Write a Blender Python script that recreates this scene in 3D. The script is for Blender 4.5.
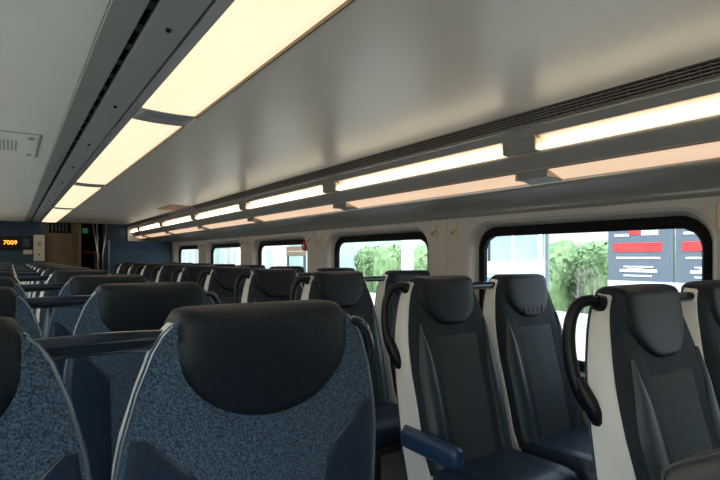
import bpy, bmesh, math, random
from mathutils import Vector, Matrix
random.seed(7)
R = math.radians
for o in list(bpy.data.objects): bpy.data.objects.remove(o)
sc = bpy.context.scene
COL = sc.collection

# ---------------- camera, world, sun, exposure ----------------
CZ = 1.275
cam = bpy.data.cameras.new('camera'); camo = bpy.data.objects.new('camera', cam); COL.objects.link(camo)
camo.location = (0, 0, CZ); camo.rotation_euler = (R(90), 0, R(-33.9))
cam.sensor_width = 36; cam.lens = 26.0; cam.shift_y = 0.0236; cam.clip_start = 0.02; cam.clip_end = 500
sc.camera = camo
w = bpy.data.worlds.new('overcast_sky'); sc.world = w; w.use_nodes = True
nt = w.node_tree; bg = nt.nodes['Background']
sky = nt.nodes.new('ShaderNodeTexSky'); sky.sky_type = 'NISHITA'
sky.sun_disc = False; sky.sun_elevation = R(48); sky.sun_rotation = R(200); sky.dust_density = 3.0; sky.air_density = 1.2
hs = nt.nodes.new('ShaderNodeHueSaturation'); hs.inputs['Saturation'].default_value = 0.55
nt.links.new(sky.outputs[0], hs.inputs['Color']); nt.links.new(hs.outputs[0], bg.inputs['Color'])
bg.inputs['Strength'].default_value = 0.41
sun = bpy.data.lights.new('sun', 'SUN'); sun.energy = 3.2; sun.angle = R(12); sun.color = (1, .96, .9)
suno = bpy.data.objects.new('sun', sun); COL.objects.link(suno); suno.rotation_euler = (R(24), R(-26), 0)
vs = sc.view_settings
vs.view_transform = 'Standard'; vs.look = 'None'; vs.gamma = 1; vs.use_curve_mapping = False
vs.exposure = 0.75

# ---------------- materials ----------------
def mat(name, col, rough=.5, metal=0, emit=None, es=0, noise=None, bump=0, nscale=50, spec=.5, coat=0):
    m = bpy.data.materials.new(name); m.use_nodes = True
    n = m.node_tree; b = n.nodes['Principled BSDF']
    b.inputs['Base Color'].default_value = (*col, 1); b.inputs['Roughness'].default_value = rough
    b.inputs['Metallic'].default_value = metal; b.inputs['Specular IOR Level'].default_value = spec
    b.inputs['Coat Weight'].default_value = coat
    if emit: b.inputs['Emission Color'].default_value = (*emit, 1); b.inputs['Emission Strength'].default_value = es
    if noise or bump:
        tc = n.nodes.new('ShaderNodeTexCoord'); nz = n.nodes.new('ShaderNodeTexNoise')
        nz.inputs['Scale'].default_value = nscale; nz.inputs['Detail'].default_value = 4
        n.links.new(tc.outputs['Object'], nz.inputs['Vector'])
        if noise:
            cr = n.nodes.new('ShaderNodeValToRGB')
            cr.color_ramp.elements[0].position = .38; cr.color_ramp.elements[1].position = .64
            cr.color_ramp.elements[0].color = (*col, 1); cr.color_ramp.elements[1].color = (*noise, 1)
            n.links.new(nz.outputs['Fac'], cr.inputs['Fac']); n.links.new(cr.outputs['Color'], b.inputs['Base Color'])
        if bump:
            bp = n.nodes.new('ShaderNodeBump'); bp.inputs['Strength'].default_value = bump; bp.inputs['Distance'].default_value = .004
            n.links.new(nz.outputs['Fac'], bp.inputs['Height']); n.links.new(bp.outputs['Normal'], b.inputs['Normal'])
    return m
M = {}
M['leather'] = mat('charcoal leather', (.004, .009, .017), .48, noise=(.006, .013, .023), bump=.08, nscale=90, spec=.28)
M['bolster'] = mat('grey bolster leather', (.020, .038, .050), .42, noise=(.028, .048, .062), bump=.1, nscale=70)
M['fabric'] = mat('dark seat fabric', (.008, .015, .024), .85, noise=(.014, .024, .035), bump=.4, nscale=300)
M['insert'] = mat('slate centre fabric', (.018, .030, .036), .8, noise=(.030, .045, .052), bump=.4, nscale=300)
M['tweed'] = mat('blue tweed', (.009, .026, .056), .9, noise=(.075, .135, .21), bump=.5, nscale=300)
M['navy'] = mat('navy leather', (.010, .022, .048), .35, noise=(.014, .030, .06), bump=.2, nscale=60)
M['armgrey'] = mat('grey armrest leather', (.085, .095, .10), .4, noise=(.10, .11, .115), bump=.15, nscale=60)
M['blue_arm'] = mat('blue armrest vinyl', (.014, .045, .11), .32, bump=.15, nscale=80)
M['shell'] = mat('ivory plastic shell', (.68, .69, .69), .35, noise=(.72, .73, .73), nscale=6)
M['silver'] = mat('silver edge trim', (.26, .31, .37), .3, metal=.8)
M['bar'] = mat('dark navy gloss bar', (.012, .024, .045), .16, metal=.3, coat=.5)
M['handle'] = mat('black gloss handle', (.002, .004, .009), .33, spec=.3)
M['steel'] = mat('dark steel', (.09, .10, .11), .4, metal=.8)
M['ceil_l'] = mat('pale grey ceiling laminate', (.80, .88, .90), .32, noise=(.83, .91, .93), nscale=4)
M['ceil_r'] = mat('satin grey ceiling laminate', (.84, .79, .73), .3, noise=(.87, .82, .76), nscale=3)
M['band'] = mat('grey painted duct', (.32, .36, .36), .45, noise=(.34, .38, .38), nscale=5)
M['duct'] = mat('blue grey duct cover', (.29, .33, .37), .4, noise=(.31, .35, .39), nscale=5)
M['cove'] = mat('grey cove', (.31, .31, .30), .38, noise=(.33, .33, .32), nscale=5)
M['wall'] = mat('warm grey wall laminate', (.50, .48, .455), .42, noise=(.53, .51, .485), nscale=8)
M['dark'] = mat('black rubber', (.003, .003, .0035), .6, spec=.15, bump=.1)
M['void'] = mat('dark recess', (.01, .01, .011), .8, bump=.1)
M['grille'] = mat('dark bronze grille', (.22, .205, .19), .4, metal=.2, bump=.1)
M['lamp_c'] = mat('cream ceiling diffuser', (.5, .47, .42), .35, emit=(1.0, .76, .50), es=.68, bump=.05)
M['lamp_u'] = mat('white tube diffuser', (.9, .9, .85), .3, emit=(1.0, .86, .64), es=4.6, bump=.05)
M['lamp_l'] = mat('peach lower diffuser', (.4, .36, .32), .35, emit=(1.0, .68, .45), es=.50, bump=.05)
M['reflector'] = mat('lamp reflector', (.50, .42, .35), .35, noise=(.52, .44, .37))
M['floor'] = mat('speckled floor', (.05, .055, .06), .5, noise=(.09, .095, .10), nscale=120)
M['bulk_blue'] = mat('deep blue bulkhead', (.006, .032, .085), .5, noise=(.008, .038, .10), nscale=5)
M['bulk_band'] = mat('lighter blue band', (.016, .060, .115), .5, noise=(.02, .068, .125), nscale=5)
M['beige'] = mat('olive beige door laminate', (.17, .125, .075), .5, noise=(.19, .14, .085), nscale=6)
M['white'] = mat('white enamel', (.6, .6, .58), .4, noise=(.63, .63, .61))
M['red'] = mat('red plastic', (.5, .02, .02), .4, bump=.05)
M['cream'] = mat('cream plastic', (.62, .52, .38), .4, bump=.05)
M['chrome'] = mat('brushed steel pole', (.5, .5, .48), .25, metal=.9, bump=.05)
M['led'] = mat('amber display letters', (.3, .1, .01), .5, emit=(1, .30, .03), es=2.4, bump=.01)
M['orange'] = mat('orange notice', (.62, .24, .09), .5, noise=(.66, .30, .14), nscale=60)
M['green'] = mat('green glint glow', (.02, .2, .08), .4, emit=(.05, .5, .22), es=.08, bump=.02)  # glow stands in for a green reflection
M['concrete'] = mat('platform concrete', (.34, .33, .30), .9, noise=(.42, .41, .37), bump=.3, nscale=9)
M['gravel'] = mat('track gravel', (.20, .18, .15), .95, noise=(.36, .33, .28), bump=.6, nscale=14)
M['slate'] = mat('slate blue board', (.125, .155, .20), .5, noise=(.135, .165, .21), nscale=4)
M['bred'] = mat('red print', (.75, .055, .06), .5, bump=.02)
M['bwhite'] = mat('white print', (.85, .87, .87), .5, bump=.02)
M['leaf'] = mat('fresh leaves', (.09, .17, .07), .7, noise=(.19, .29, .14), nscale=9)
M['bark'] = mat('grey bark', (.12, .115, .10), .9, noise=(.18, .17, .15), bump=.5, nscale=20)
M['cyan'] = mat('pale cyan glazing', (.36, .50, .53), .2, noise=(.42, .56, .59), nscale=2)
M['bluestripe'] = mat('blue stripe', (.12, .28, .55), .4, bump=.05)
M['teal'] = mat('pale teal cladding', (.27, .38, .36), .6, noise=(.31, .42, .40), nscale=3)
M['render'] = mat('white render', (.55, .57, .57), .8, noise=(.60, .62, .62), nscale=3)
M['sand'] = mat('cream render', (.55, .47, .34), .8, noise=(.60, .52, .38), nscale=3)
M['brown'] = mat('brown sign board', (.13, .085, .055), .6, noise=(.16, .11, .07), nscale=30)
def glass():
    m = bpy.data.materials.new('tinted window glass'); m.use_nodes = True; n = m.node_tree; n.nodes.clear()
    out = n.nodes.new('ShaderNodeOutputMaterial'); mx = n.nodes.new('ShaderNodeMixShader')
    tr = n.nodes.new('ShaderNodeBsdfTransparent'); tr.inputs['Color'].default_value = (.80, .90, .90, 1)
    gl = n.nodes.new('ShaderNodeBsdfGlossy'); gl.inputs['Roughness'].default_value = .03
    lw = n.nodes.new('ShaderNodeLayerWeight'); lw.inputs['Blend'].default_value = .5
    pw = n.nodes.new('ShaderNodeMath'); pw.operation = 'POWER'; pw.inputs[1].default_value = 5
    ma = n.nodes.new('ShaderNodeMath'); ma.operation = 'MULTIPLY_ADD'; ma.inputs[1].default_value = .85; ma.inputs[2].default_value = .04
    n.links.new(lw.outputs['Facing'], pw.inputs[0]); n.links.new(pw.outputs[0], ma.inputs[0]); n.links.new(ma.outputs[0], mx.inputs[0]); n.links.new(tr.outputs[0], mx.inputs[1]); n.links.new(gl.outputs[0], mx.inputs[2])
    n.links.new(mx.outputs[0], out.inputs['Surface']); return m
M['glass'] = glass()

# ---------------- helpers ----------------
def link(name, me, parent=None, m=None, smooth=False):
    o = bpy.data.objects.new(name, me); COL.objects.link(o)
    if m is not None: me.materials.append(M[m])
    if smooth:
        for p in me.polygons: p.use_smooth = True
    if parent: o.parent = parent
    return o
def obj(name, bm, m, parent=None, smooth=False, fix=True):
    me = bpy.data.meshes.new(name)
    if fix: bmesh.ops.recalc_face_normals(bm, faces=bm.faces)
    bm.to_mesh(me); bm.free()
    return link(name, me, parent, m, smooth)
def tag(o, label=None, cat=None, group=None, kind=None):
    if label: o['label'] = label
    if cat: o['category'] = cat
    if group: o['group'] = group
    if kind: o['kind'] = kind
    return o
def thing(name, label, cat, loc=(0, 0, 0), rz=0, group=None):
    o = bpy.data.objects.new(name, None); COL.objects.link(o); o.empty_display_size = .1
    o.location = loc; o.rotation_euler = (0, 0, rz); return tag(o, label, cat, group)
def box(bm, x0, x1, y0, y1, z0, z1, bev=0, seg=2):
    r = bmesh.ops.create_cube(bm, size=1)
    for v in r['verts']:
        v.co = Vector(((x0+x1)/2+v.co.x*(x1-x0), (y0+y1)/2+v.co.y*(y1-y0), (z0+z1)/2+v.co.z*(z1-z0)))
    if bev:
        es = list({e for v in r['verts'] for e in v.link_edges})
        bmesh.ops.bevel(bm, geom=es, offset=bev, segments=seg, affect='EDGES', profile=.5)
    return bm
def nbox(*a, **k): return box(bmesh.new(), *a, **k)
def tube(bm, pts, r, n=10, cap=True, flat=None):
    pts = [Vector(p) for p in pts]; rings = []
    for i, p in enumerate(pts):
        t = (pts[min(i+1, len(pts)-1)] - pts[max(i-1, 0)]).normalized()
        up = Vector((0, 1, 0)) if abs(t.y) < .9 else Vector((0, 0, 1))
        a = t.cross(up).normalized(); b = t.cross(a).normalized()
        rr = r[i] if isinstance(r, (list, tuple)) else r
        rings.append([bm.verts.new(p + a*math.cos(2*math.pi*k/n)*rr*(flat or 1) + b*math.sin(2*math.pi*k/n)*rr) for k in range(n)])
    for A, B in zip(rings, rings[1:]):
        for k in range(n): bm.faces.new((A[k], A[(k+1) % n], B[(k+1) % n], B[k]))
    if cap: bm.faces.new(rings[0]); bm.faces.new(rings[-1][::-1])
    return bm
def smoothpath(P, n=6):
    P = [Vector(p) for p in P]; out = []
    for i in range(len(P)-1):
        p0 = P[max(i-1, 0)]; p1 = P[i]; p2 = P[i+1]; p3 = P[min(i+2, len(P)-1)]
        for k in range(n):
            t = k/n; out.append(.5*((2*p1)+(p2-p0)*t+(2*p0-5*p1+4*p2-p3)*t*t+(3*p1-p0-3*p2+p3)*t**3))
    return out + [P[-1]]
def grid(bm, rows, closed=False):
    V = [[bm.verts.new(p) for p in r] for r in rows]
    for A, B in zip(V, V[1:]):
        n = len(A)
        for k in range(n if closed else n-1): bm.faces.new((A[k], A[(k+1) % n], B[(k+1) % n], B[k]))
    return V
def lerp_tab(tab, z):
    if z <= tab[0][0]: return tab[0][1]
    for (a, b), (c, d) in zip(tab, tab[1:]):
        if z <= c: return b+(d-b)*(z-a)/(c-a)
    return tab[-1][1]
def profile(bm, pts, y0, y1, off=.012, segs=1):
    """thick extrusion along Y of an (x,z) polyline"""
    n = len(pts); outer = []
    for i, (x, z) in enumerate(pts):
        N = Vector((0, 0))
        for a, b in ((i-1, i), (i, i+1)):
            if a >= 0 and b < n:
                d = Vector((pts[b][0]-pts[a][0], pts[b][1]-pts[a][1])).normalized(); N += Vector((-d.y, d.x))
        N.normalize(); outer.append((x+N.x*off, z+N.y*off))
    loop = list(pts)+outer[::-1]
    V = grid(bm, [[(x, y, z) for (x, z) in loop] for y in (y0, y1)], True)
    for row in V:
        for i in range(n-1): bm.faces.new((row[i], row[i+1], row[2*n-2-i], row[2*n-1-i]))
    return bm
def text_mesh(s, size, depth=.0008):
    c = bpy.data.curves.new('txt', 'FONT'); c.body = s; c.size = size; c.extrude = depth; c.align_x = 'CENTER'; c.align_y = 'CENTER'
    c.resolution_u = 3
    t = bpy.data.objects.new('txt', c); COL.objects.link(t); bpy.context.view_layer.update()
    me = bpy.data.meshes.new_from_object(t.evaluated_get(bpy.context.evaluated_depsgraph_get()))
    bpy.data.objects.remove(t); me.materials.clear(); return me
ORD = ['nearest', 'second', 'third', 'fourth', 'fifth', 'sixth', 'seventh', 'eighth', 'ninth', 'tenth', 'eleventh', 'twelfth']

XL, XR = -.46, 2.36          # inner wall faces
Y0, Y1 = -5.0, 11.2           # car interior ends
H = CZ + .64                 # ceiling height

# ---------------- setting: floor, roof, ceiling ----------------
tag(obj('floor', nbox(XL-.1, XR+.1, Y0, Y1+2, -.06, 0), 'floor'), kind='structure')
tag(obj('roof', nbox(XL-.15, XR+.15, Y0-.1, Y1+2.2, 2.12, 2.16), 'void'), kind='structure')
ceiling = tag(obj('ceiling', nbox(XL-.1, XR+.1, Y0, Y1+2, H+.14, H+.16), 'void'), kind='structure')
def zz(p): return [(x, CZ+z) for x, z in p]
# flat panels left of the slot, then duct band
ys = [-5, -2.7, -.1, 2.55, 5.2, 7.6, 9.6, Y1]
for a, b in zip(ys, ys[1:]):
    obj('ceiling_panel', profile(bmesh.new(), zz([(-.16, .64), (.205, .64)]), a+.003, b-.003, .012), 'ceil_l', ceiling)
ys = [-5, -2.2, .5, 3.15, 5.8, 8.0, 9.8, Y1]
for a, b in zip(ys, ys[1:]):
    obj('ceiling_panel', profile(bmesh.new(), zz([(.712, .638), (1.2, .645), (1.7, .645), (1.885, .640)]), a+.002, b-.002, .012), 'ceil_r', ceiling)
def strip(name, pts, m, kind='structure', y0=Y0, y1=Y1, off=.012, smooth=False):
    return tag(obj(name, profile(bmesh.new(), zz(pts), y0, y1, off), m, smooth=smooth), kind=kind)
strip('trim_1', [(.205, .648), (.210, .636), (.294, .652)], 'band')
strip('trim_2', [(.294, .655), (.290, .75), (.322, .75), (.317, .655)], 'void')
t3 = strip('trim_3', [(.317, .66), (.318, .650), (.416, .636), (.419, .650)], 'duct')
strip('trim_4', [(.419, .655), (.426, .655), (.427, .638), (.470, .648)], 'duct')
bm = bmesh.new(); y = -.5
while y < Y1:
    box(bm, .296, .315, y, y+.05, CZ+.662, CZ+.70); y += .16
tag(obj('slot_bracket', bm, 'steel', t3), kind='stuff')
for y in [.62+.9*k for k in range(10)]:
    bm = bmesh.new(); tube(bm, [(.37, y, CZ+.635), (.37, y, CZ+.650)], .007, 10); obj('screw', bm, 'dark', t3)
# centre light fittings
LY = [-2.9, -.2, 2.5, 5.2, 7.9, 11.2]
house = strip('trim_5', [(.470, .66), (.475, .70), (.60, .715), (.70, .70), (.712, .652)], 'band', off=.01)
for k, (a, b) in enumerate(zip(LY, LY[1:])):
    a2 = a+.10; b2 = b-.10 if b < 11 else b-.02
    nm = ['behind the camera position', 'at the top edge nearest the camera', 'just past the first dark crosspiece', 'third along the strip', 'at the far end by the bulkhead'][k]
    t = thing('ceiling_light', 'cream glowing ceiling light panel over left seats, ' + nm, 'ceiling light', (.585, (a2+b2)/2, H), 0, 'cream ceiling light panels')
    L = (b2-a2)/2; px = [(-.112, .008), (-.08, .0055), (-.03, .003), (.03, .002), (.08, .003), (.115, .004)]
    bm = profile(bmesh.new(), px, -L, L, .004); obj('diffuser', bm, 'lamp_c', t, True)
    bm = nbox(.116, .122, -L, L, -.006, .03); obj('edge_rail', bm, 'beige', t)
    # concave crosspiece between lights
    bm = bmesh.new(); pr = [(-.114, .004), (-.08, .001), (-.03, -.002), (.03, -.003), (.08, -.002), (.12, .0)]
    profile(bm, [(x+.585, z+H) for x, z in pr], b2+.001, (b2+.199 if b < 11 else b2+.019), .01)
    obj('crosspiece', bm, 'duct', house, True)
# ceiling hatch with vent
t = thing('ceiling_hatch', 'pale grey access hatch with small vent in left ceiling', 'hatch', (-.03, 3.55, H-.001))
bm = bmesh.new()
for q in [(-.15, .17, -.36, -.35), (-.15, .17, .35, .36), (.16, .17, -.35, .35), (-.15, -.14, -.35, .35)]: box(bm, q[0], q[1], q[2], q[3], -.003, .001)
obj('hatch_frame', bm, 'band', t)
obj('hatch_panel', nbox(-.135, .155, -.343, .343, -.006, .0), 'ceil_l', t)
for k in range(10): obj('vent_slat', nbox(-.12+k*.019, -.112+k*.019, -.16, .16, -.009, -.006), 'band', t)
for y in (-.26, .26): obj('latch', nbox(.11, .135, y-.03, y+.03, -.009, -.006), 'band', t)

# ---------------- right overhead housing ----------------
def grille(y0, y1, label):
    t = thing('air_grille', label, 'air grille', (1.9, (y0+y1)/2, CZ+.61)); L = (y1-y0)/2
    p0 = Vector((-.008, 0, .030)); p1 = Vector((.026, 0, -.024))
    obj('backing', profile(bmesh.new(), [(.006, .040), (.045, -.018)], -L, L, .003), 'void', t)
    for k in range(6):
        c = p0.lerp(p1, k/5)
        obj('slat', nbox(c.x-.002, c.x+.010, -L, L, c.z-.0022, c.z+.0022), 'grille', t)
    bm = bmesh.new(); n = int((y1-y0)/.035)
    for i in range(n+1):
        y = -L+(y1-y0)*i/n; 
        A = p0+Vector((.004, y-.002, 0)); B = p1+Vector((.004, y-.002, 0))
        vs_ = [bm.verts.new(A), bm.verts.new(A+Vector((0, .004, 0))), bm.verts.new(B+Vector((0, .004, 0))), bm.verts.new(B)]
        bm.faces.new(vs_)
    tag(obj('fin', bm, 'grille', t), kind='stuff')
grille(-4.9, 6.62, 'long dark air grille along ceiling above right window seats')
grille(7.85, Y1-.1, 'short dark air grille at far end of right ceiling')
strip('trim_6', [(1.884, .64), (1.905, .628), (1.935, .588)], 'cove', y0=6.62, y1=7.85)
strip('trim_7', [(1.925, .584), (1.934, .581), (1.956, .547)], 'cove')
strip('trim_8', [(1.956, .547), (1.985, .56), (2.035, .50), (2.0, .483)], 'reflector')
h9 = strip('trim_9', [(2.0, .484), (2.004, .474), (2.044, .412), (2.052, .404)], 'cove')
strip('trim_10', [(2.052, .405), (2.07, .43), (2.16, .395), (2.165, .362)], 'reflector')
strip('trim_11', [(2.165, .362), (2.18, .346), (2.20, .343), (2.25, .333), (2.30, .318), (2.34, .295), (2.362, .268), (2.366, .236)], 'cove', smooth=True)
DV = [1.60+1.74*k for k in range(-3, 6)] + [Y1-.05]
for k, (a, b) in enumerate(zip(DV, DV[1:])):
    if k == 8: b = Y1+.02
    a2, b2 = a+.095, b-.095; L = (b2-a2)/2; yc = (a2+b2)/2
    idx = k-2
    pos = 'behind the camera position, ' + ['farther', 'nearer'][k] if k < 2 else ORD[idx] + ' from the camera'
    t = thing('strip_light', 'bright white strip light in upper row on right, ' + pos, 'strip light', (1.975, yc, CZ+.52), 0, 'upper strip lights')
    bm = bmesh.new(); c0 = (-.006, .003); pts = []
    for i in range(9):
        an = R(215)+R(110)*i/8 - R(15)
        pts.append((.012+.034*math.cos(an)*.75-.002, -.012+.030*math.sin(an)+.008))
    pts = [(.003, -.008), (.004, -.014), (.008, -.021), (.014, -.028), (.021, -.031), (.026, -.028)]
    obj('diffuser', profile(bmesh.new(), pts, -L, L, .004), 'lamp_u', t, True)
    for y in (-L-.004, L+.004): obj('end_cap', nbox(-.010, .03, y-.004, y+.004, -.034, .02), 'cream', t)
    t = thing('ledge_light', 'soft peach light panel in lower row on right, ' + pos, 'light panel', (2.11, yc, CZ+.385), 0, 'lower light panels')
    obj('diffuser', profile(bmesh.new(), [(-.055, .020), (-.02, .008), (.02, -.006), (.053, -.018)], -L, L, .004), 'lamp_l', t, True)
    for y in (-L-.004, L+.004): obj('end_cap', nbox(-.053, .05, y-.004, y+.004, -.012, .022), 'cream', t)
    # crosspieces closing the troughs at the divider
    pc = bmesh.new(); profile(pc, zz([(1.957, .546), (1.998, .486)]), b2+.004, b2+.186, .02)
    obj('crosspiece', pc, 'cove', h9)
    pc = bmesh.new(); profile(pc, zz([(2.053, .404), (2.10, .378), (2.166, .360)]), b2+.004, b2+.186, .02)
    obj('crosspiece', pc, 'cove', h9)
# left cove (mirror side, simple)
strip('trim_12', [(-.465, .236), (-.44, .40)], 'cove')
strip('trim_14', [(-.40, .47), (-.28, .57), (-.16, .64)], 'cove')
for k, (a, b) in enumerate(zip(DV, DV[1:])):  # unseen lamps assumed by symmetry, added to brighten the interior
    t = thing('strip_light', 'unseen fill strip light added above the left windows, %s along that side' % ORD[k], 'strip light', (-.42, (a+b)/2, CZ+.435), 0, 'added fill lights above left windows')
    L = (b-a)/2-.09; obj('diffuser', profile(bmesh.new(), [(-.022, -.03), (.0, .0), (.022, .03)], -L, L, .005), 'lamp_u', t)
    for y in (-L-.006, L+.006): obj('end_cap', nbox(-.02, .02, y-.006, y+.006, -.03, .03), 'cream', t)
# orange notice by the grille gap
t = thing('ceiling_notice', 'orange notice plate on ceiling in gap between air grilles', 'notice', (1.76, 6.95, H+.002))
obj('plate', nbox(-.12, .12, -.35, .35, -.004, .004), 'orange', t)
obj('rim', nbox(-.13, .13, -.36, .36, -.001, .004), 'band', t)

# ---------------- walls with windows ----------------
def ray_rr(an, hx, hz, r):
    c, s = math.cos(an), math.sin(an)
    t = min(hx/abs(c) if abs(c) > 1e-9 else 1e9, hz/abs(s) if abs(s) > 1e-9 else 1e9)
    x, z = c*t, s*t
    if r > 0 and abs(x) > hx-r and abs(z) > hz-r:
        cx = math.copysign(hx-r, x); cz = math.copysign(hz-r, z)
        # |t*(c,s) - (cx,cz)| = r
        b = c*cx+s*cz; q = b*b-(cx*cx+cz*cz-r*r)
        t = b+math.sqrt(max(q, 0)); x, z = c*t, s*t
    return x, z
def ring(hx, hz, r, extra=()):
    an = [2*math.pi*k/80 for k in range(80)]+list(extra)
    for sx in (1, -1):
        for sz in (1, -1):
            for q in (0, .2, .4, .6, .8, 1):
                th = R(90*q); px = sx*(.675-.14+.14*math.cos(th)); pz = sz*(.405-.14+.14*math.sin(th)); an.append(math.atan2(pz, px) % (2*math.pi))
    return sorted(an)
WZ = 1.07
def wall_side(side, name, xin, sgn, first):
    W = bpy.data.objects.new(name, None); COL.objects.link(W); tag(W, kind='structure')
    wn = first
    for k in range(-4, 7):
        yc = 1.625+1.74*k; ya, yb = yc-.87+.002, yc+.87-.002
        if k == 5:
            yb = Y1+2.5; ya = yc-.87+.002
            obj('wall_panel', nbox(min(xin, xin+sgn*.03), max(xin, xin+sgn*.03), ya, yb, 0, 1.52), 'wall', W); break
        z0, z1 = 0.0, 1.52
        corners = [math.atan2(z-WZ, y-yc) % (2*math.pi) for y in (ya, yb) for z in (z0, z1)]
        an = ring(0, 0, 0, corners)
        def outer(a):
            c, s = math.cos(a), math.sin(a); ts = []
            if c > 1e-9: ts.append((yb-yc)/c)
            if c < -1e-9: ts.append((ya-yc)/c)
            if s > 1e-9: ts.append((z1-WZ)/s)
            if s < -1e-9: ts.append((z0-WZ)/s)
            t = min(ts); return yc+c*t, WZ+s*t
        bm = bmesh.new()
        def rr(hx, hz, r, x): 
            out = []
            for a in an:
                p = ray_rr(a, hx, hz, r); out.append((x, yc+p[0], WZ+p[1]))
            return out
        rows = [[(xin+sgn*.02, *outer(a)) for a in an], [(xin, *outer(a)) for a in an], rr(.690, .42, .155, xin), rr(.675, .405, .145, xin+sgn*.012), rr(.648, .385, .13, xin+sgn*.06), rr(.648, .385, .13, xin+sgn*.10)]
        grid(bm, rows, True)
        obj('wall_panel', bm, 'wall', W)
        bm = bmesh.new()
        rows = [rr(.650, .387, .13, xin+sgn*.085), rr(.645, .382, .13, xin+sgn*.058), rr(.618, .342, .10, xin+sgn*.052), rr(.608, .330, .09, xin+sgn*.062), rr(.608, .330, .09, xin+sgn*.09)]
        grid(bm, rows, True)
        fr = tag(obj('window_%d' % wn, bm, 'dark', None, False), kind='structure'); wn += 1
        bm = bmesh.new(); v = [bm.verts.new(p) for p in rr(.615, .338, .10, xin+sgn*.075)]; bm.faces.new(v)
        obj('pane', bm, 'glass', fr)
    # outer sheet blocks the light above and between windows
    s = nbox(min(xin+sgn*.10, xin+sgn*.12), max(xin+sgn*.10, xin+sgn*.12), Y0, Y1+2, 1.46, 2.14)
    obj('body_sheet', s, 'void', W)
    return W
WR = wall_side('R', 'wall_right', XR, 1, 1)
WL = wall_side('L', 'wall_left', XL, -1, 11)
# coat hooks, plate, emergency handle
for i, k in enumerate(range(0, 4)):
    for j, yy in enumerate((2.41, 2.60)):
        y = yy+1.74*k
        t = thing('coat_hook', 'small steel coat hook on %s wall pillar from the camera, %s one' % (ORD[i] if i else 'first', ['nearer', 'farther'][j]), 'hook', (XR, y, 1.44), 0, 'coat hooks on the pillars')
        obj('back_plate', nbox(-.006, 0, -.016, .016, -.045, .05, bev=.003), 'cream', t)
        bm = bmesh.new(); tube(bm, smoothpath([(-.004, 0, .01), (-.025, 0, .0), (-.032, 0, -.02), (-.04, 0, 0)], 3), .005, 8); obj('peg', bm, 'chrome', t, True)
t = thing('switch_plate', 'cream wall plate with dark buttons right of the large window', 'wall plate', (XR, .90, 1.435))
obj('plate', nbox(-.012, 0, -.035, .035, -.055, .06, bev=.008), 'cream', t, False)
for z in (-.03, .04): obj('button', nbox(-.017, -.011, -.018, .012, z-.006, z+.006, bev=.002), 'dark', t)
t = thing('emergency_handle', 'red emergency handle at top corner of third window', 'handle', (XR+.035, 4.51, 1.385))
obj('base', nbox(-.01, .012, -.03, .04, -.05, .045, bev=.006), 'red', t); bm = bmesh.new()
tube(bm, smoothpath([(-.008, .02, -.035), (-.03, .015, -.03), (-.03, .01, .025), (-.008, .01, .03)], 4), .007, 8); obj('grip', bm, 'red', t, True)

# ---------------- far end ----------------
YB = Y1
def bulk(name, x0, x1, z0, z1, m, parent=None, y=YB, d=.05):
    return obj(name, nbox(x0, x1, y, y+d, z0, z1), m, parent)
we = tag(bulk('wall_end', 1.50, XR+.1, 0, 2.1, 'bulk_blue'), kind='structure')
pt = tag(bulk('wall_partition', 1.36, XR, 0, CZ+.27, 'bulk_blue', None, 9.42, .05), kind='structure')
bulk('lower_band', 1.37, XR, .0, 1.40, 'bulk_band', pt, 9.408, .012)
bulk('edge_rail', 1.34, 1.36, 0, CZ+.28, 'silver', pt, 9.41, .07)
bulk('upper_band', 1.6, 2.2, CZ+.44, CZ+.48, 'bulk_band', we, YB-.008, .008)
obj('duct_end', nbox(1.93, XR+.02, YB-.06, YB-.03, CZ+.26, CZ+.60, bev=.01), 'white', we)
wf = tag(bulk('wall_far', XL-.1, .54, 0, 2.1, 'bulk_blue'), kind='structure')
bulk('lower_band', XL, .53, 0, 1.38, 'bulk_band', wf, YB-.012, .012)
tag(bulk('wall_vestibule', .3, 1.8, 0, 2.1, 'void', y=YB+1.6), kind='structure')
d = tag(bulk('door_1', .54, 1.06, 0, 2.1, 'beige', y=YB+.15), kind='structure')
obj('window_frame', nbox(.60, .96, YB+.135, YB+.15, 1.73, 1.93, bev=.004), 'dark', d)
for k in range(5): obj('slat', nbox(.64+k*.058, .665+k*.058, YB+.125, YB+.135, 1.76, 1.90), 'steel', d)
tag(bulk('trim_13', 1.06, 1.12, 0, 2.1, 'beige', y=YB-.0, d=.15), kind='structure')
g = thing('green_glint', 'small green glint in the dark end doorway, made as a glowing block', 'lamp', (1.24, YB+.5, 1.80))
obj('lens', nbox(-.05, .05, -.01, .01, -.05, .05, bev=.008), 'green', g); obj('housing', nbox(-.07, .07, .01, .04, -.07, .07), 'dark', g); obj('stem', nbox(-.01, .01, .015, .035, .07, .37), 'dark', g)  # green reflection built as a glowing block; housing and stem only carry it
g = thing('vestibule_rail', 'dull red rail across the dark end doorway', 'rail', (1.24, YB+.3, 1.37))
bm = bmesh.new(); tube(bm, [(-.12, 0, 0), (.16, 0, 0)], .02, 10); obj('rail', bm, 'red', g, True)
for x in (-.12, .16): obj('post', nbox(x-.012, x+.012, -.012, .012, -1.37, 0), 'steel', g)
for i, (x0, x1, dy) in enumerate([(1.30, 1.40, 0), (1.38, 1.40, .10), (1.54, 1.47, -.05)]):
    g = thing('grab_pole', 'steel grab pole at the far doorway, ' + ['left one', 'middle one', 'right one beside blue bulkhead'][i], 'pole', (x1, YB-.12+dy, 0), 0, 'poles at the doorway')
    bm = bmesh.new(); tube(bm, [(0, 0, .01), (0, 0, 1.3), (x0-x1, 0, H+.0)], .014, 10); obj('pole', bm, 'chrome', g, True)
    bm = bmesh.new(); tube(bm, [(0, 0, 0), (0, 0, .02)], .035, 12); obj('floor_flange', bm, 'chrome', g, True)
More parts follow.
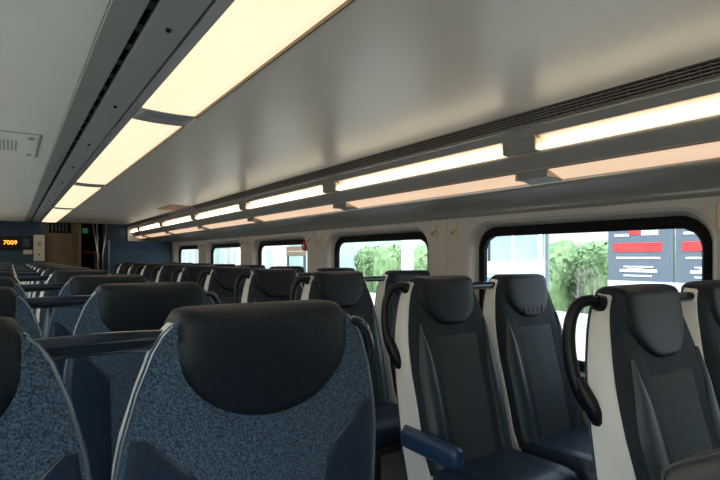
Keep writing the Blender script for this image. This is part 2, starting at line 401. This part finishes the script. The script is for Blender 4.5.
# display
g = thing('led_display', 'dark header box with glowing amber digits on far bulkhead', 'display', (-.03, YB-.06, 1.53))
obj('case', nbox(-.38, .34, -.0, .058, -.105, .115, bev=.006), 'void', g)
obj('side_panel', nbox(.21, .32, -.006, 0, -.07, .08), 'bulk_band', g)
me = text_mesh('7009', .105); o = link('digits', me, g, 'led'); o.rotation_euler = (R(90), 0, 0); o.location = (.025, -.008, .0)
me = text_mesh('.', .14); o = link('digits', me, g, 'led'); o.rotation_euler = (R(90), 0, 0); o.location = (-.15, -.008, .03)
g = thing('notice_board', 'tall white panel with grey diagrams on far bulkhead', 'notice', (.435, YB-.03, 1.44))
obj('board', nbox(-.088, .088, 0, .018, -.24, .24, bev=.004), 'white', g); obj('emblem', nbox(-.03, .03, -.003, 0, .03, .13), 'band', g); obj('knob', nbox(-.012, .012, -.006, 0, -.13, -.10), 'dark', g)
g = thing('paper_holder', 'small white holder below the amber display', 'holder', (.26, YB-.03, 1.37))
obj('tray', nbox(-.07, .07, 0, .018, -.045, .035, bev=.004), 'white', g); obj('lip', nbox(-.07, .07, -.01, 0, -.045, -.02), 'white', g)
# rear wall behind the viewpoint
tag(obj('wall_back', nbox(XL-.1, XR+.1, Y0-.05, Y0, 0, 2.1), 'bulk_blue'), kind='structure')

# ---------------- seats ----------------
HW = [(.36, .235), (.5, .252), (.8, .254), (.93, .247), (.985, .239), (1.065, .219), (1.125, .197), (1.15, .182), (1.165, .167), (1.176, .150)]
YR = [(.36, -.10), (.5, -.085), (.69, -.055), (.9, -.028), (1.1, -.006), (1.17, -.004), (1.20, -.014)]
YS = [(.36, -.25), (.5, -.205), (.69, -.16), (.85, -.115), (1.0, -.082), (1.1, -.058), (1.17, -.046), (1.20, -.04)]
hw = lambda z: lerp_tab(HW, z); yr = lambda z: lerp_tab(YR, z); ysf = lambda z: lerp_tab(YS, z)
def rear_y(s, z): return yr(z) + .022*(1-s*s) - .0
def cush_y(s, z):
    k = min(1, max(0, (1.05-z)/.15)); b = .030+.006*math.cos(s*3.14)
    bol = .022*k*math.exp(-((abs(s)-.72)/.2)**2)
    edge = max(0, (abs(s)-.86)/.14); return ysf(z) - (b+bol)*math.sqrt(max(0, 1-edge**2))
def frange(a, b, n): return [a+(b-a)*i/n for i in range(n+1)]
ZS = [.36, .43, .5, .6, .7, .8, .87, .93, .985, 1.03, 1.065, 1.1, 1.125, 1.15, 1.158, 1.165, 1.171, 1.176]
def shell_bm():
    bm = bmesh.new(); rows = []
    for z in ZS:
        h = hw(z); r = []
        for s in frange(-1, 1, 12): r.append((s*(h-.004), rear_y(s, z), z))
        g = h-.010*max(0, min(1, (1.2-z)/.12)); r.append((h, yr(z)-.003, z)); r.append((h-.002, yr(z)-.010, z)); r.append((g, ysf(z)+.004, z)); r.append((g-.006, ysf(z), z))
        for s in frange(1, -1, 6)[1:-1]: r.append((s*(g-.02), ysf(z)+.012, z))
        r.append((-g+.006, ysf(z), z)); r.append((-g, ysf(z)+.004, z)); r.append((-h+.002, yr(z)-.010, z)); r.append((-h, yr(z)-.003, z))
        rows.append(r)
    V = grid(bm, rows, True); bm.faces.new(V[0][::-1]); bm.faces.new(V[-1]); return bm
def patch(fn, zs, ss, thick):
    """fn(s,z)->(x,y,z) front face; closed back by offset +thick in y"""
    bm = bmesh.new(); F = [[fn(s, z) for s in ss] for z in zs]
    A = grid(bm, F); B = grid(bm, [[(p[0], p[1]+thick, p[2]) for p in r] for r in F])
    n = len(ss)-1; m = len(zs)-1
    for i in range(m):
        bm.faces.new((A[i][0], B[i][0], B[i+1][0], A[i+1][0])); bm.faces.new((A[i][n], A[i+1][n], B[i+1][n], B[i][n]))
    for k in range(n):
        bm.faces.new((A[0][k], A[0][k+1], B[0][k+1], B[0][k])); bm.faces.new((A[m][k], B[m][k], B[m][k+1], A[m][k+1]))
    return bm
def cushion_bm():
    return patch(lambda s, z: (s*(hw(z)-.012-.004*max(0, min(1, (1.2-z)/.12))), cush_y(s, z), z), ZS[1:-1], frange(-1, 1, 28), .02)
def bolster_bm(sg):
    zs = frange(.46, 1.0, 14)
    def inn(z): t = (z-.46)/.54; return .62+.0*t if t < .6 else .62+.22*((t-.6)/.4)**1.5
    def fn(q, z):
        t = (z-.46)/.54; a = inn(z); b = .93-.09*max(0, (t-.6)/.4)**1.5
        s = a+(b-a)*q; lift = .010*math.sin(math.pi*min(1, max(0, q)))**.5+.001
        return (sg*s*(hw(z)-.016), cush_y(s, z)-lift, z)
    bm = bmesh.new(); grid(bm, [[fn(q, z) for q in frange(0, 1, 6)] for z in zs]); return bm
def insert_bm():
    def fn(s, z):
        e = min(1, (1-abs(s))/.12, (.945-z)/.02+.0); return (s*(.112+.02*(z-.46)), cush_y(abs(s)*.5, z)-.001-.007*max(0, e)**.5, z)
    bm = bmesh.new(); grid(bm, [[fn(s, z) for s in frange(-1, 1, 12)] for z in frange(.46, .93, 10)+[.94, .945]]); return bm
def headrest_bm():
    rows = []; ss = frange(-1, 1, 24); WT = .157
    def wid(z, zc, zb):
        return WT if z >= zc else WT*math.sqrt(max(.0006, 1-((zc-z)/(zc-zb))**2))
    def zlist(zb, zt): return [zb+(zt-zb)*(math.sin(t*math.pi/2)**1.0 if False else t**1.35) for t in frange(0, 1, 16)]
    FB, RB, ZT = .982, 1.002, 1.156
    def fy(s, z, k): e = max(0, 1-abs(s)**7)**.5; return ysf(z)-.014-.030*e*k-.006*k*(1-s*s)
    def ry(s, z, k, w): e = max(0, 1-abs(s)**8)**.5; return rear_y(max(-1, min(1, s*w/max(.165, hw(z)))), z)+.004+.012*e*k
    for z in zlist(FB+.001, ZT):
        w = wid(z, 1.11, FB)*(1.035+.02*(z-FB)/.17); k = min(1, (z-FB)/.02+.1)**.5
        rows.append([(-w, ysf(z)-.008, z)]+[(s*w, fy(s, z, k), z) for s in ss]+[(w, ysf(z)-.008, z)])
    for a in frange(10, 170, 10):
        c = math.cos(R(a)); q = math.sin(R(a)); cc = (1-math.copysign(abs(c)**.75, c))/2; W = WT*(1.035-.025*cc)
        def yy(s): return fy(s, ZT, 1)*(1-cc)+ry(s, ZT, 1, WT*1.01)*cc
        rows.append([(-W, yy(-1), ZT-.006)]+[(s*W, yy(s), ZT+.036*q**.75*(.45+.55*max(0, 1-abs(s)**12)**.5)) for s in ss]+[(W, yy(1), ZT-.006)])
    for z in zlist(RB+.001, ZT)[::-1]:
        w = wid(z, 1.125, RB)*1.01; k = min(1, (z-RB)/.02+.1)**.5
        rows.append([(-w, rear_y(min(1, w/hw(z)), z), z)]+[(s*w, ry(s, z, k, w), z) for s in ss]+[(w, rear_y(min(1, w/hw(z)), z), z)])
    bm = bmesh.new(); V = grid(bm, rows); bm.faces.new(V[0][::-1]); bm.faces.new(V[-1])
    return bm
def rear_panel_bm():
    return patch(lambda s, z: (s*(hw(z)+.0005), rear_y(s, z)+.005, z), [z for z in ZS if z > .4 and z < 1.18], frange(-1, 1, 16), -.006)
def rear_corner_bm(sg):
    zs = frange(.46, .99, 14)
    def fn(q, z):
        h = hw(z)-.013; t = (1.0-z)/.54
        inner = h-(h-.125)*min(1, (t/.16))**.75 if t < .16 else .125-.02*(t-.16)
        x = inner+(h-inner)*q; s = x/hw(z); e = min(1, q/.12+.05, (1-q)/.12+.05); return (sg*x, rear_y(s, z)+.0055+.006*math.sqrt(e), z)
    return_bm = bmesh.new(); grid(return_bm, [[fn(q, z) for q in (0, .06, .12, .3, .5, .7, .88, .94, 1)] for z in zs]); return return_bm
def trim_bm():
    bm = bmesh.new()
    for sg in (-1, 1):
        pts = [(sg*(hw(z)-.004), rear_y(1, z)+.004, z) for z in ZS if .4 < z < 1.17]
        tube(bm, pts, .0030, 8)
    return bm
def seat_cushion_bm():
    bm = bmesh.new(); rows = []
    for y, zt, zb, h in [(-.16, .46, .36, .22), (-.2, .468, .35, .232), (-.3, .462, .34, .236), (-.42, .468, .34, .236), (-.52, .472, .35, .234), (-.57, .462, .36, .228), (-.592, .43, .38, .218)]:
        r = []
        for s in frange(-1, 1, 14):
            b = .018*math.exp(-((abs(s)-.8)/.16)**2); e = max(0, 1-abs(s)**8)**.5
            r.append((s*h, y, zb+.03+(zt-zb-.03)*e+b*e))
        for s in frange(1, -1, 6): r.append((s*(h-.01), y, zb))
        rows.append(r)
    V = grid(bm, rows, True); bm.faces.new(V[0]); bm.faces.new(V[-1][::-1]); return bm
def base_bm():
    bm = nbox(-.21, .21, -.54, -.16, .29, .345, bev=.012); box(bm, -.05, .05, -.40, -.28, .02, .30, bev=.01); box(bm, -.09, .09, -.50, -.16, 0.001, .025, bev=.005); return bm
def armrest_bm(sg):
    bm = bmesh.new(); box(bm, sg*.262-.026, sg*.262+.034, -.42, -.10, .515, .600, bev=.029, seg=4); return bm
def arm_link_bm(sg): return nbox(min(sg*.243, sg*.262), max(sg*.243, sg*.262), -.20, -.10, .555, .60, bev=.006)
HP = [(-.178, -.028, 1.142), (-.205, -.008, 1.152), (-.233, .012, 1.138), (-.252, .022, 1.095), (-.260, .022, 1.03), (-.262, .010, .96), (-.259, -.008, .905), (-.250, -.035, .860)]
def handle_bm(sg):
    bm = bmesh.new(); pts = smoothpath([(-sg*p[0], p[1], p[2]) for p in HP], 5)
    n = len(pts); tube(bm, pts, [.0155+.004*abs(i/(n-1)-.0) for i in range(n)], 12); return bm
def mount_bm(sg, which):
    bm = bmesh.new()
    if which: tube(bm, [(sg*.180, -.028, 1.142), (sg*.197, -.02, 1.147)], [.026, .022], 14)
    else: tube(bm, [(sg*.244, -.062, .815), (sg*.246, -.058, .822), (sg*.248, -.050, .845), (sg*.252, -.038, .875), (sg*.258, -.02, .91), (sg*.260, -.008, .94)], [.004, .014, .021, .022, .019, .014], 14)
    return bm
def bar_bm(sg):
    bm = bmesh.new(); xs = frange(.165, .355, 8)
    pts = [(sg*x, -.03, 1.140+.002*math.sin((x-.165)/.19*3.14)) for x in xs]
    tube(bm, pts, [.017]*9, 14, flat=1.0); return bm
def short_handle_bm(sg):
    bm = bmesh.new(); pts = smoothpath([(sg*.160, -.010, 1.150), (sg*.190, -.002, 1.147), (sg*.209, -.002, 1.128), (sg*.222, -.006, 1.09), (sg*.228, -.02, 1.05)], 5)
    tube(bm, pts, .010, 10); return bm
def pad_bm():
    bm = nbox(-.325, -.225, -.62, -.26, .66, .80, bev=.048, seg=5)
    for sx in (-.31, -.24): tube(bm, smoothpath([(sx, -.27, .70), (sx, -.275, .77), (sx, -.31, .796), (sx, -.44, .801), (sx, -.57, .796), (sx, -.605, .77), (sx, -.612, .70)], 5), .004, 6)
    bmesh.ops.rotate(bm, verts=bm.verts, cent=(-.28, -.30, .73), matrix=Matrix.Rotation(-R(30), 3, 'X')); return bm
seat_mesh = {}
def mk(name, bm, m, smooth=True):
    me = bpy.data.meshes.new(name); bmesh.ops.recalc_face_normals(bm, faces=bm.faces); bm.to_mesh(me); bm.free(); me.materials.append(M[m])
    if smooth:
        for p in me.polygons: p.use_smooth = True
        try: me.set_sharp_from_angle(angle=R(50))
        except Exception: pass
    seat_mesh.setdefault(name, []).append(me); return me
S = dict(shell=mk('back_shell', shell_bm(), 'shell'), cushion=mk('back_cushion', cushion_bm(), 'fabric'), insert=mk('centre_panel', insert_bm(), 'insert'),
         bl=mk('bolster', bolster_bm(-1), 'bolster'), br=mk('bolster', bolster_bm(1), 'bolster'), head=mk('headrest', headrest_bm(), 'leather'),
         rear=mk('rear_panel', rear_panel_bm(), 'tweed'), cl=mk('rear_corner', rear_corner_bm(-1), 'navy'), cr=mk('rear_corner', rear_corner_bm(1), 'navy'),
         trim=mk('edge_trim', trim_bm(), 'silver'), seat=mk('seat_cushion', seat_cushion_bm(), 'navy'), base=mk('pedestal', base_bm(), 'steel'))
for sg in (-1, 1):
    S['arm%d' % sg] = mk('armrest', armrest_bm(sg), 'blue_arm'); S['al%d' % sg] = mk('armrest_bracket', arm_link_bm(sg), 'steel')
    S['h%d' % sg] = mk('grab_handle', handle_bm(sg), 'handle'); S['mu%d' % sg] = mk('mount', mount_bm(sg, True), 'handle'); S['ml%d' % sg] = mk('mount', mount_bm(sg, False), 'handle')
    S['sh%d' % sg] = mk('grab_handle', short_handle_bm(sg), 'bar')
    S['bar%d' % sg] = mk('connecting_bar', bar_bm(sg), 'bar')
def part(name, me, parent):
    o = bpy.data.objects.new(name, me); COL.objects.link(o); o.parent = parent; return o
def seat(x, y, rz, label, group, aisle=0, bar=0, raise_arm=0):
    t = thing('train_seat', label, 'seat', (x, y, 0), rz, group)
    part('back_shell', S['shell'], t); part('back_cushion', S['cushion'], t); part('centre_panel', S['insert'], t)
    part('bolster', S['bl'], t); part('bolster', S['br'], t); part('headrest', S['head'], t)
    part('rear_panel', S['rear'], t); part('rear_corner', S['cl'], t); part('rear_corner', S['cr'], t); part('edge_trim', S['trim'], t)
    part('seat_cushion', S['seat'], t); part('pedestal', S['base'], t)
    if aisle:
        if raise_arm: a = part('armrest', mk('armrest', pad_bm(), 'armgrey'), t)
        else: a = part('armrest', S['arm%d' % aisle], t)
        part('bracket', S['al%d' % aisle], a)
        if abs(rz) > 1: part('grab_handle', S['sh%d' % aisle], t)
        else: h = part('grab_handle', S['h%d' % aisle], t); part('mount', S['mu%d' % aisle], h); part('mount', S['ml%d' % aisle], h)
    if bar: part('connecting_bar', S['bar%d' % bar], t)
    return t
P = .87
XA, XLs, XRa, XRw = .377, -.145, 1.572, 2.092
for k in range(3):
    y = (.85, 1.75, 2.62)[k]
    seat(XA, y, math.pi, ['large tweed-backed seat facing away, front and centre nearest the camera', 'tweed-backed seat directly behind the large nearest one, left of aisle', 'third tweed-backed seat from the camera in column left of aisle'][k], 'seats facing away left of the aisle', -1, 1)
    seat(XLs, y, math.pi, ['tweed-backed seat cut by lower left corner of the photo', 'second seat facing away along the left edge', 'third seat facing away along the left edge'][k], 'seats facing away by left windows')
for j in range(8):
    y = 3.82+P*j
    seat(XA, y, 0, 'camera-facing seat with white side left of aisle, %s past the tweed backs' % (ORD[j] if j else 'first'), 'camera-facing seats left of the aisle', 1, -1)
    seat(XLs, y, 0, 'camera-facing seat against left windows, %s past the tweed backs' % (ORD[j] if j else 'first'), 'camera-facing seats by left windows')
for n in range(10):
    y = .87+P*n
    la = ['camera-facing dark seat right of aisle with black handle, nearest, lower right', 'camera-facing seat right of aisle with blue armrest, second from camera'][n] if n < 2 else 'camera-facing seat on right side of aisle, %s from camera' % ORD[n]
    seat(XRa, y, 0, la, 'aisle seats on the right', -1, 1, 38 if n == 0 else 0)
    lw = ['window seat cut by right edge of photo under the large window', 'window seat with ruched headrest under middle of the large window'][n] if n < 2 else 'camera-facing seat by right windows, %s from camera' % ORD[n]
    seat(XRw, y, 0, lw, 'window seats on the right')

pw = [o for o in bpy.data.objects if o.get('label', '').startswith('window seat with ruched')][0]
for k in range(5):
    x = -.06+.03*k; bm = bmesh.new()
    tube(bm, [(x*(1+.2*q), ysf(1.0+.055*q)-.0485+.004*abs(q-.4), 1.0+.055*q) for q in frange(0, 1, 6)], [.001, .003, .0045, .0045, .0035, .002, .001], 6); obj('pleat', bm, 'leather', pw, True)
# ---------------- outside ----------------
tag(obj('ground', nbox(-60, 80, -60, 140, -1.1, -1.0), 'gravel'), kind='structure')
tag(obj('platform', nbox(2.75, 8.2, -20, 60, -1.0, .30), 'concrete'), kind='structure')
tag(obj('bounce_platform', nbox(-5.5, -.75, -20, 60, -1.0, .30), 'concrete'), kind='structure')  # unseen concrete slab, added to bounce daylight up onto the ceiling
def board(yc, label, var):
    t = thing('information_board', label, 'sign board', (5.5, yc, .30), 0, 'information boards on the platform')
    hwid = .335
    obj('panel', nbox(-.03, .03, -hwid, hwid, .72, 2.1, bev=.004), 'slate', t)
    obj('base_panel', nbox(-.035, .035, -hwid, hwid, .14, .72), 'bwhite', t)
    for y in (-hwid+.03, hwid-.03): obj('post', nbox(-.02, .02, y-.02, y+.02, 0, .2), 'steel', t)
    def barp(name, y0, y1, z0, z1, m): obj(name, nbox(-.035, -.03, y0, y1, z0-.30, z1-.30, bev=.0022), m, t)
    barp('red_bar', -.24, .27, 1.33, 1.425, 'bred'); barp('white_line', -.22, .24, 1.255, 1.275, 'bwhite')
    barp('white_line', -.15, .16, 1.165, 1.18, 'bwhite'); barp('white_line', -.19, .20, 1.115, 1.145, 'bwhite'); barp('white_line', -.05, .12, 1.138, 1.155, 'bwhite'); barp('white_line', -.14, .16, 1.07, 1.085, 'bwhite')
    barp('white_line', -.20, -.03, 1.50, 1.55, 'bwhite'); barp('white_line', .10, .26, 1.495, 1.52, 'bwhite'); barp('red_bar', -.02, .10, 1.51, 1.56, 'bred')
board(2.90, 'slate platform board with red bar, left one behind the nearest window', 0)
board(2.20, 'slate platform board with red bar, cut by right edge of nearest window', 1)
# glazed shelter
t = thing('platform_shelter', 'pale shelter with cyan glazing, white band and blue stripe outside nearest window', 'shelter', (7.0, 6.35, .30))
for z0, z1, m, nme in [(0, .45, 'bwhite', 'lower_panel'), (.53, .62, 'bluestripe', 'stripe'), (.62, .66, 'bwhite', 'lower_rail'), (.68, .90, 'bwhite', 'white_band'), (1.75, 1.95, 'bwhite', 'fascia')]:
    obj(nme, nbox(0, .22, -1.05, 1.05, z0, z1, bev=.01), m, t)
obj('lower_glass', nbox(.02, .2, -1.03, 1.03, .45, .53), 'cyan', t)
for k in range(4):
    y = -1.03+.5225*k; obj('glazing_panel', nbox(.02, .05, y, y+.49, .90, 1.75), 'cyan', t)
for k in range(5): obj('mullion', nbox(.0, .06, -1.05+.5225*k-.02, -1.05+.5225*k+.02, .90, 1.75), 'bwhite' if k != 2 else 'steel', t)
obj('roof', nbox(-.3, .5, -1.06, 1.06, 1.95, 2.02, bev=.01), 'render', t); obj('rear_panel', nbox(.17, .2, -1.03, 1.03, .90, 1.75), 'cyan', t)
def post(x, y, label, m='steel', h=2.6, w_=.06):
    t = thing('platform_post', label, 'post', (x, y, .30)); obj('shaft', nbox(-w_, w_, -w_, w_, .02, h), m, t); obj('foot_plate', nbox(-w_*2, w_*2, -w_*2, w_*2, 0, .02), m, t)
    obj('cap', nbox(-w_*1.3, w_*1.3, -w_*1.3, w_*1.3, h, h+.05), m, t)
post(6.6, 4.85, 'grey platform post right of the pale shelter', 'slate', 2.6, .02)
post(7.6, 14.0-.9, 'grey lamp post outside second window, left side', 'slate', 3, .09)
post(7.6, 9.35, 'whitish post outside second window, right side', 'render', 3, .10)
# trees
def leaf_mesh(seed, n=2600, rx=.80, rz=1.6):
    rnd = random.Random(seed); vs_, fs = [], []
    blobs = [(rnd.uniform(-.7, .7)*rx, rnd.uniform(-.7, .7)*rx, rnd.uniform(-.5, .45)*rz, rnd.uniform(.5, .7)) for _ in range(14)]
    for _ in range(n):
        b = rnd.choice(blobs); d = Vector((rnd.gauss(0, 1), rnd.gauss(0, 1), rnd.gauss(0, 1))).normalized()
        c = Vector(b[:3])+d*b[3]*rx*rnd.uniform(.75, 1.05)
        a = d.orthogonal().normalized(); a.rotate(Matrix.Rotation(rnd.uniform(0, 6.28), 3, d)); a = (a+d*rnd.uniform(-.5, .5)).normalized(); q = a.cross(d).normalized()
        s = rnd.uniform(.05, .09); i = len(vs_)
        vs_ += [c-a*s, c+q*s*.55, c+a*s, c-q*s*.55]; fs.append((i, i+1, i+2, i+3))
    me = bpy.data.meshes.new('foliage'); me.from_pydata([tuple(v) for v in vs_], [], fs); me.materials.append(M['leaf']); return me
LM = [leaf_mesh(s) for s in (1, 2, 3)]
def core_mesh(seed):
    bm = bmesh.new(); bmesh.ops.create_icosphere(bm, subdivisions=3, radius=.62); rnd = random.Random(seed)
    for v in bm.verts: v.co *= 1+.25*math.sin(v.co.x*5+seed)*math.cos(v.co.z*6)*math.sin(v.co.y*4+seed)
    me = bpy.data.meshes.new('inner_foliage'); bm.to_mesh(me); bm.free(); me.materials.append(M['leaf']); return me
CM = core_mesh(2)
def trunk_mesh():
    bm = bmesh.new(); tube(bm, [(0, 0, 0), (.03, 0, .9), (-.02, .03, 1.7)], [.12, .09, .06], 8)
    for an in (0, 2, 4): tube(bm, [(0, 0, 1.1), (.4*math.cos(an), .4*math.sin(an), 1.7)], [.06, .03], 6)
    me = bpy.data.meshes.new('trunk'); bm.to_mesh(me); bm.free(); me.materials.append(M['bark']); return me
TM = trunk_mesh()
for i in range(10):
    y = 1.9+1.62*i; x = 11.6+random.uniform(-.3, .3)
    where = 'seen through the nearest window' if y < 10 else ('seen through the second window' if y < 20.5 else 'beyond the second window')
    t = thing('tree', 'leafy green tree outside %s, %s along the tree row' % (where, ORD[i] if i < 12 else 'last'), 'tree', (x, y, -1.0), random.uniform(0, 6), 'trees beyond the platform')
    s = random.uniform(.92, 1.08)
    o = part('foliage', LM[i % 3], t); o.location = (0, 0, 1.6); o.scale = (s, s, s)
    o = part('inner_foliage', CM, t); o.location = (0, 0, 1.5); o.scale = (1.3, 1.3, 2.1)
    part('trunk', TM, t)
# slim bare trunks in front of the trees
for i, u in enumerate((577, 584, 592, 599)):
    r_ = (u-10)/626.5; D = 9.6/r_; y = (D-9.6*.558)/.83
    t = thing('sapling', 'slim grey bare trunk in front of trees, %s' % ['leftmost', 'second from left', 'third from left', 'rightmost'][i], 'sapling', (9.6, y, -1.0), 0, 'bare saplings outside nearest window')
    bm = bmesh.new(); tube(bm, [(0, 0, 0), (.02, .02, 1.4), (0, .03*(i-1), 2.05)], [.04, .03, .018], 6); obj('trunk', bm, 'bark', t)
    bm = bmesh.new()
    for q in range(5): z = 1.4+.13*q; tube(bm, [(0, 0, z), (.1*math.sin(q*2+i), .12*math.cos(q*2.4+i), z+.16)], [.01, .005], 5)
    tag(obj('twig', bm, 'bark', t), kind='stuff')
# buildings
def building(x, y0, y1, h, m, label, trim_m, wm='cyan'):
    t = thing('station_building', label, 'building', (x, y0, -1.0), 0, 'buildings beyond the tracks'); W = y1-y0
    obj('wall', nbox(0, 5, 0, W, 0, h), m, t); obj('roof', nbox(-.3, 5.3, -.0, W, h, h+.15), trim_m, t)
    n = max(1, int(W/1.6))
    for k in range(n):
        c = (k+.5)*W/n; f = obj('window', nbox(-.05, 0, c-.45, c+.45, 1.6, 2.7), trim_m, t); obj('pane', nbox(-.06, -.05, c-.38, c+.38, 1.67, 2.63), wm, f)
building(10.3, 18.2, 21.0, 3.6, 'teal', 'pale teal building wall outside third window', 'teal')
building(10.0, 21.0, 23.6, 4.2, 'render', 'white building outside third window, left of the teal wall', 'bwhite')
building(10.0, 24.2, 27.6, 4.0, 'sand', 'cream building outside fourth window', 'bwhite')
building(10.0, 27.6, 34, 3.4, 'teal', 'long pale teal building outside fourth window', 'bwhite')
building(10.0, 34.4, 48, 3.8, 'render', 'far white building outside fifth window', 'teal')
t = thing('station_sign', 'brown station sign on posts outside third window', 'sign', (7.2, 14.2, .30))
obj('board', nbox(-.03, .03, -.62, .62, 1.0, 1.30, bev=.01), 'brown', t)
for y in (-.55, .55): obj('post', nbox(-.03, .03, y-.03, y+.03, 0, 1.0), 'steel', t)
obj('strip', nbox(-.035, -.03, -.5, .5, 1.14, 1.155), 'cream', t)
# fence along the far side of the left windows
t = thing('boundary_wall', 'plain pale wall along the track outside left windows', 'wall', (-6, -10, -1.0))
obj('wall', nbox(-.2, 0, 0, 40, 0, 1.9), 'concrete', t); obj('coping', nbox(-.25, .05, 0, 40, 1.9, 1.97), 'concrete', t)
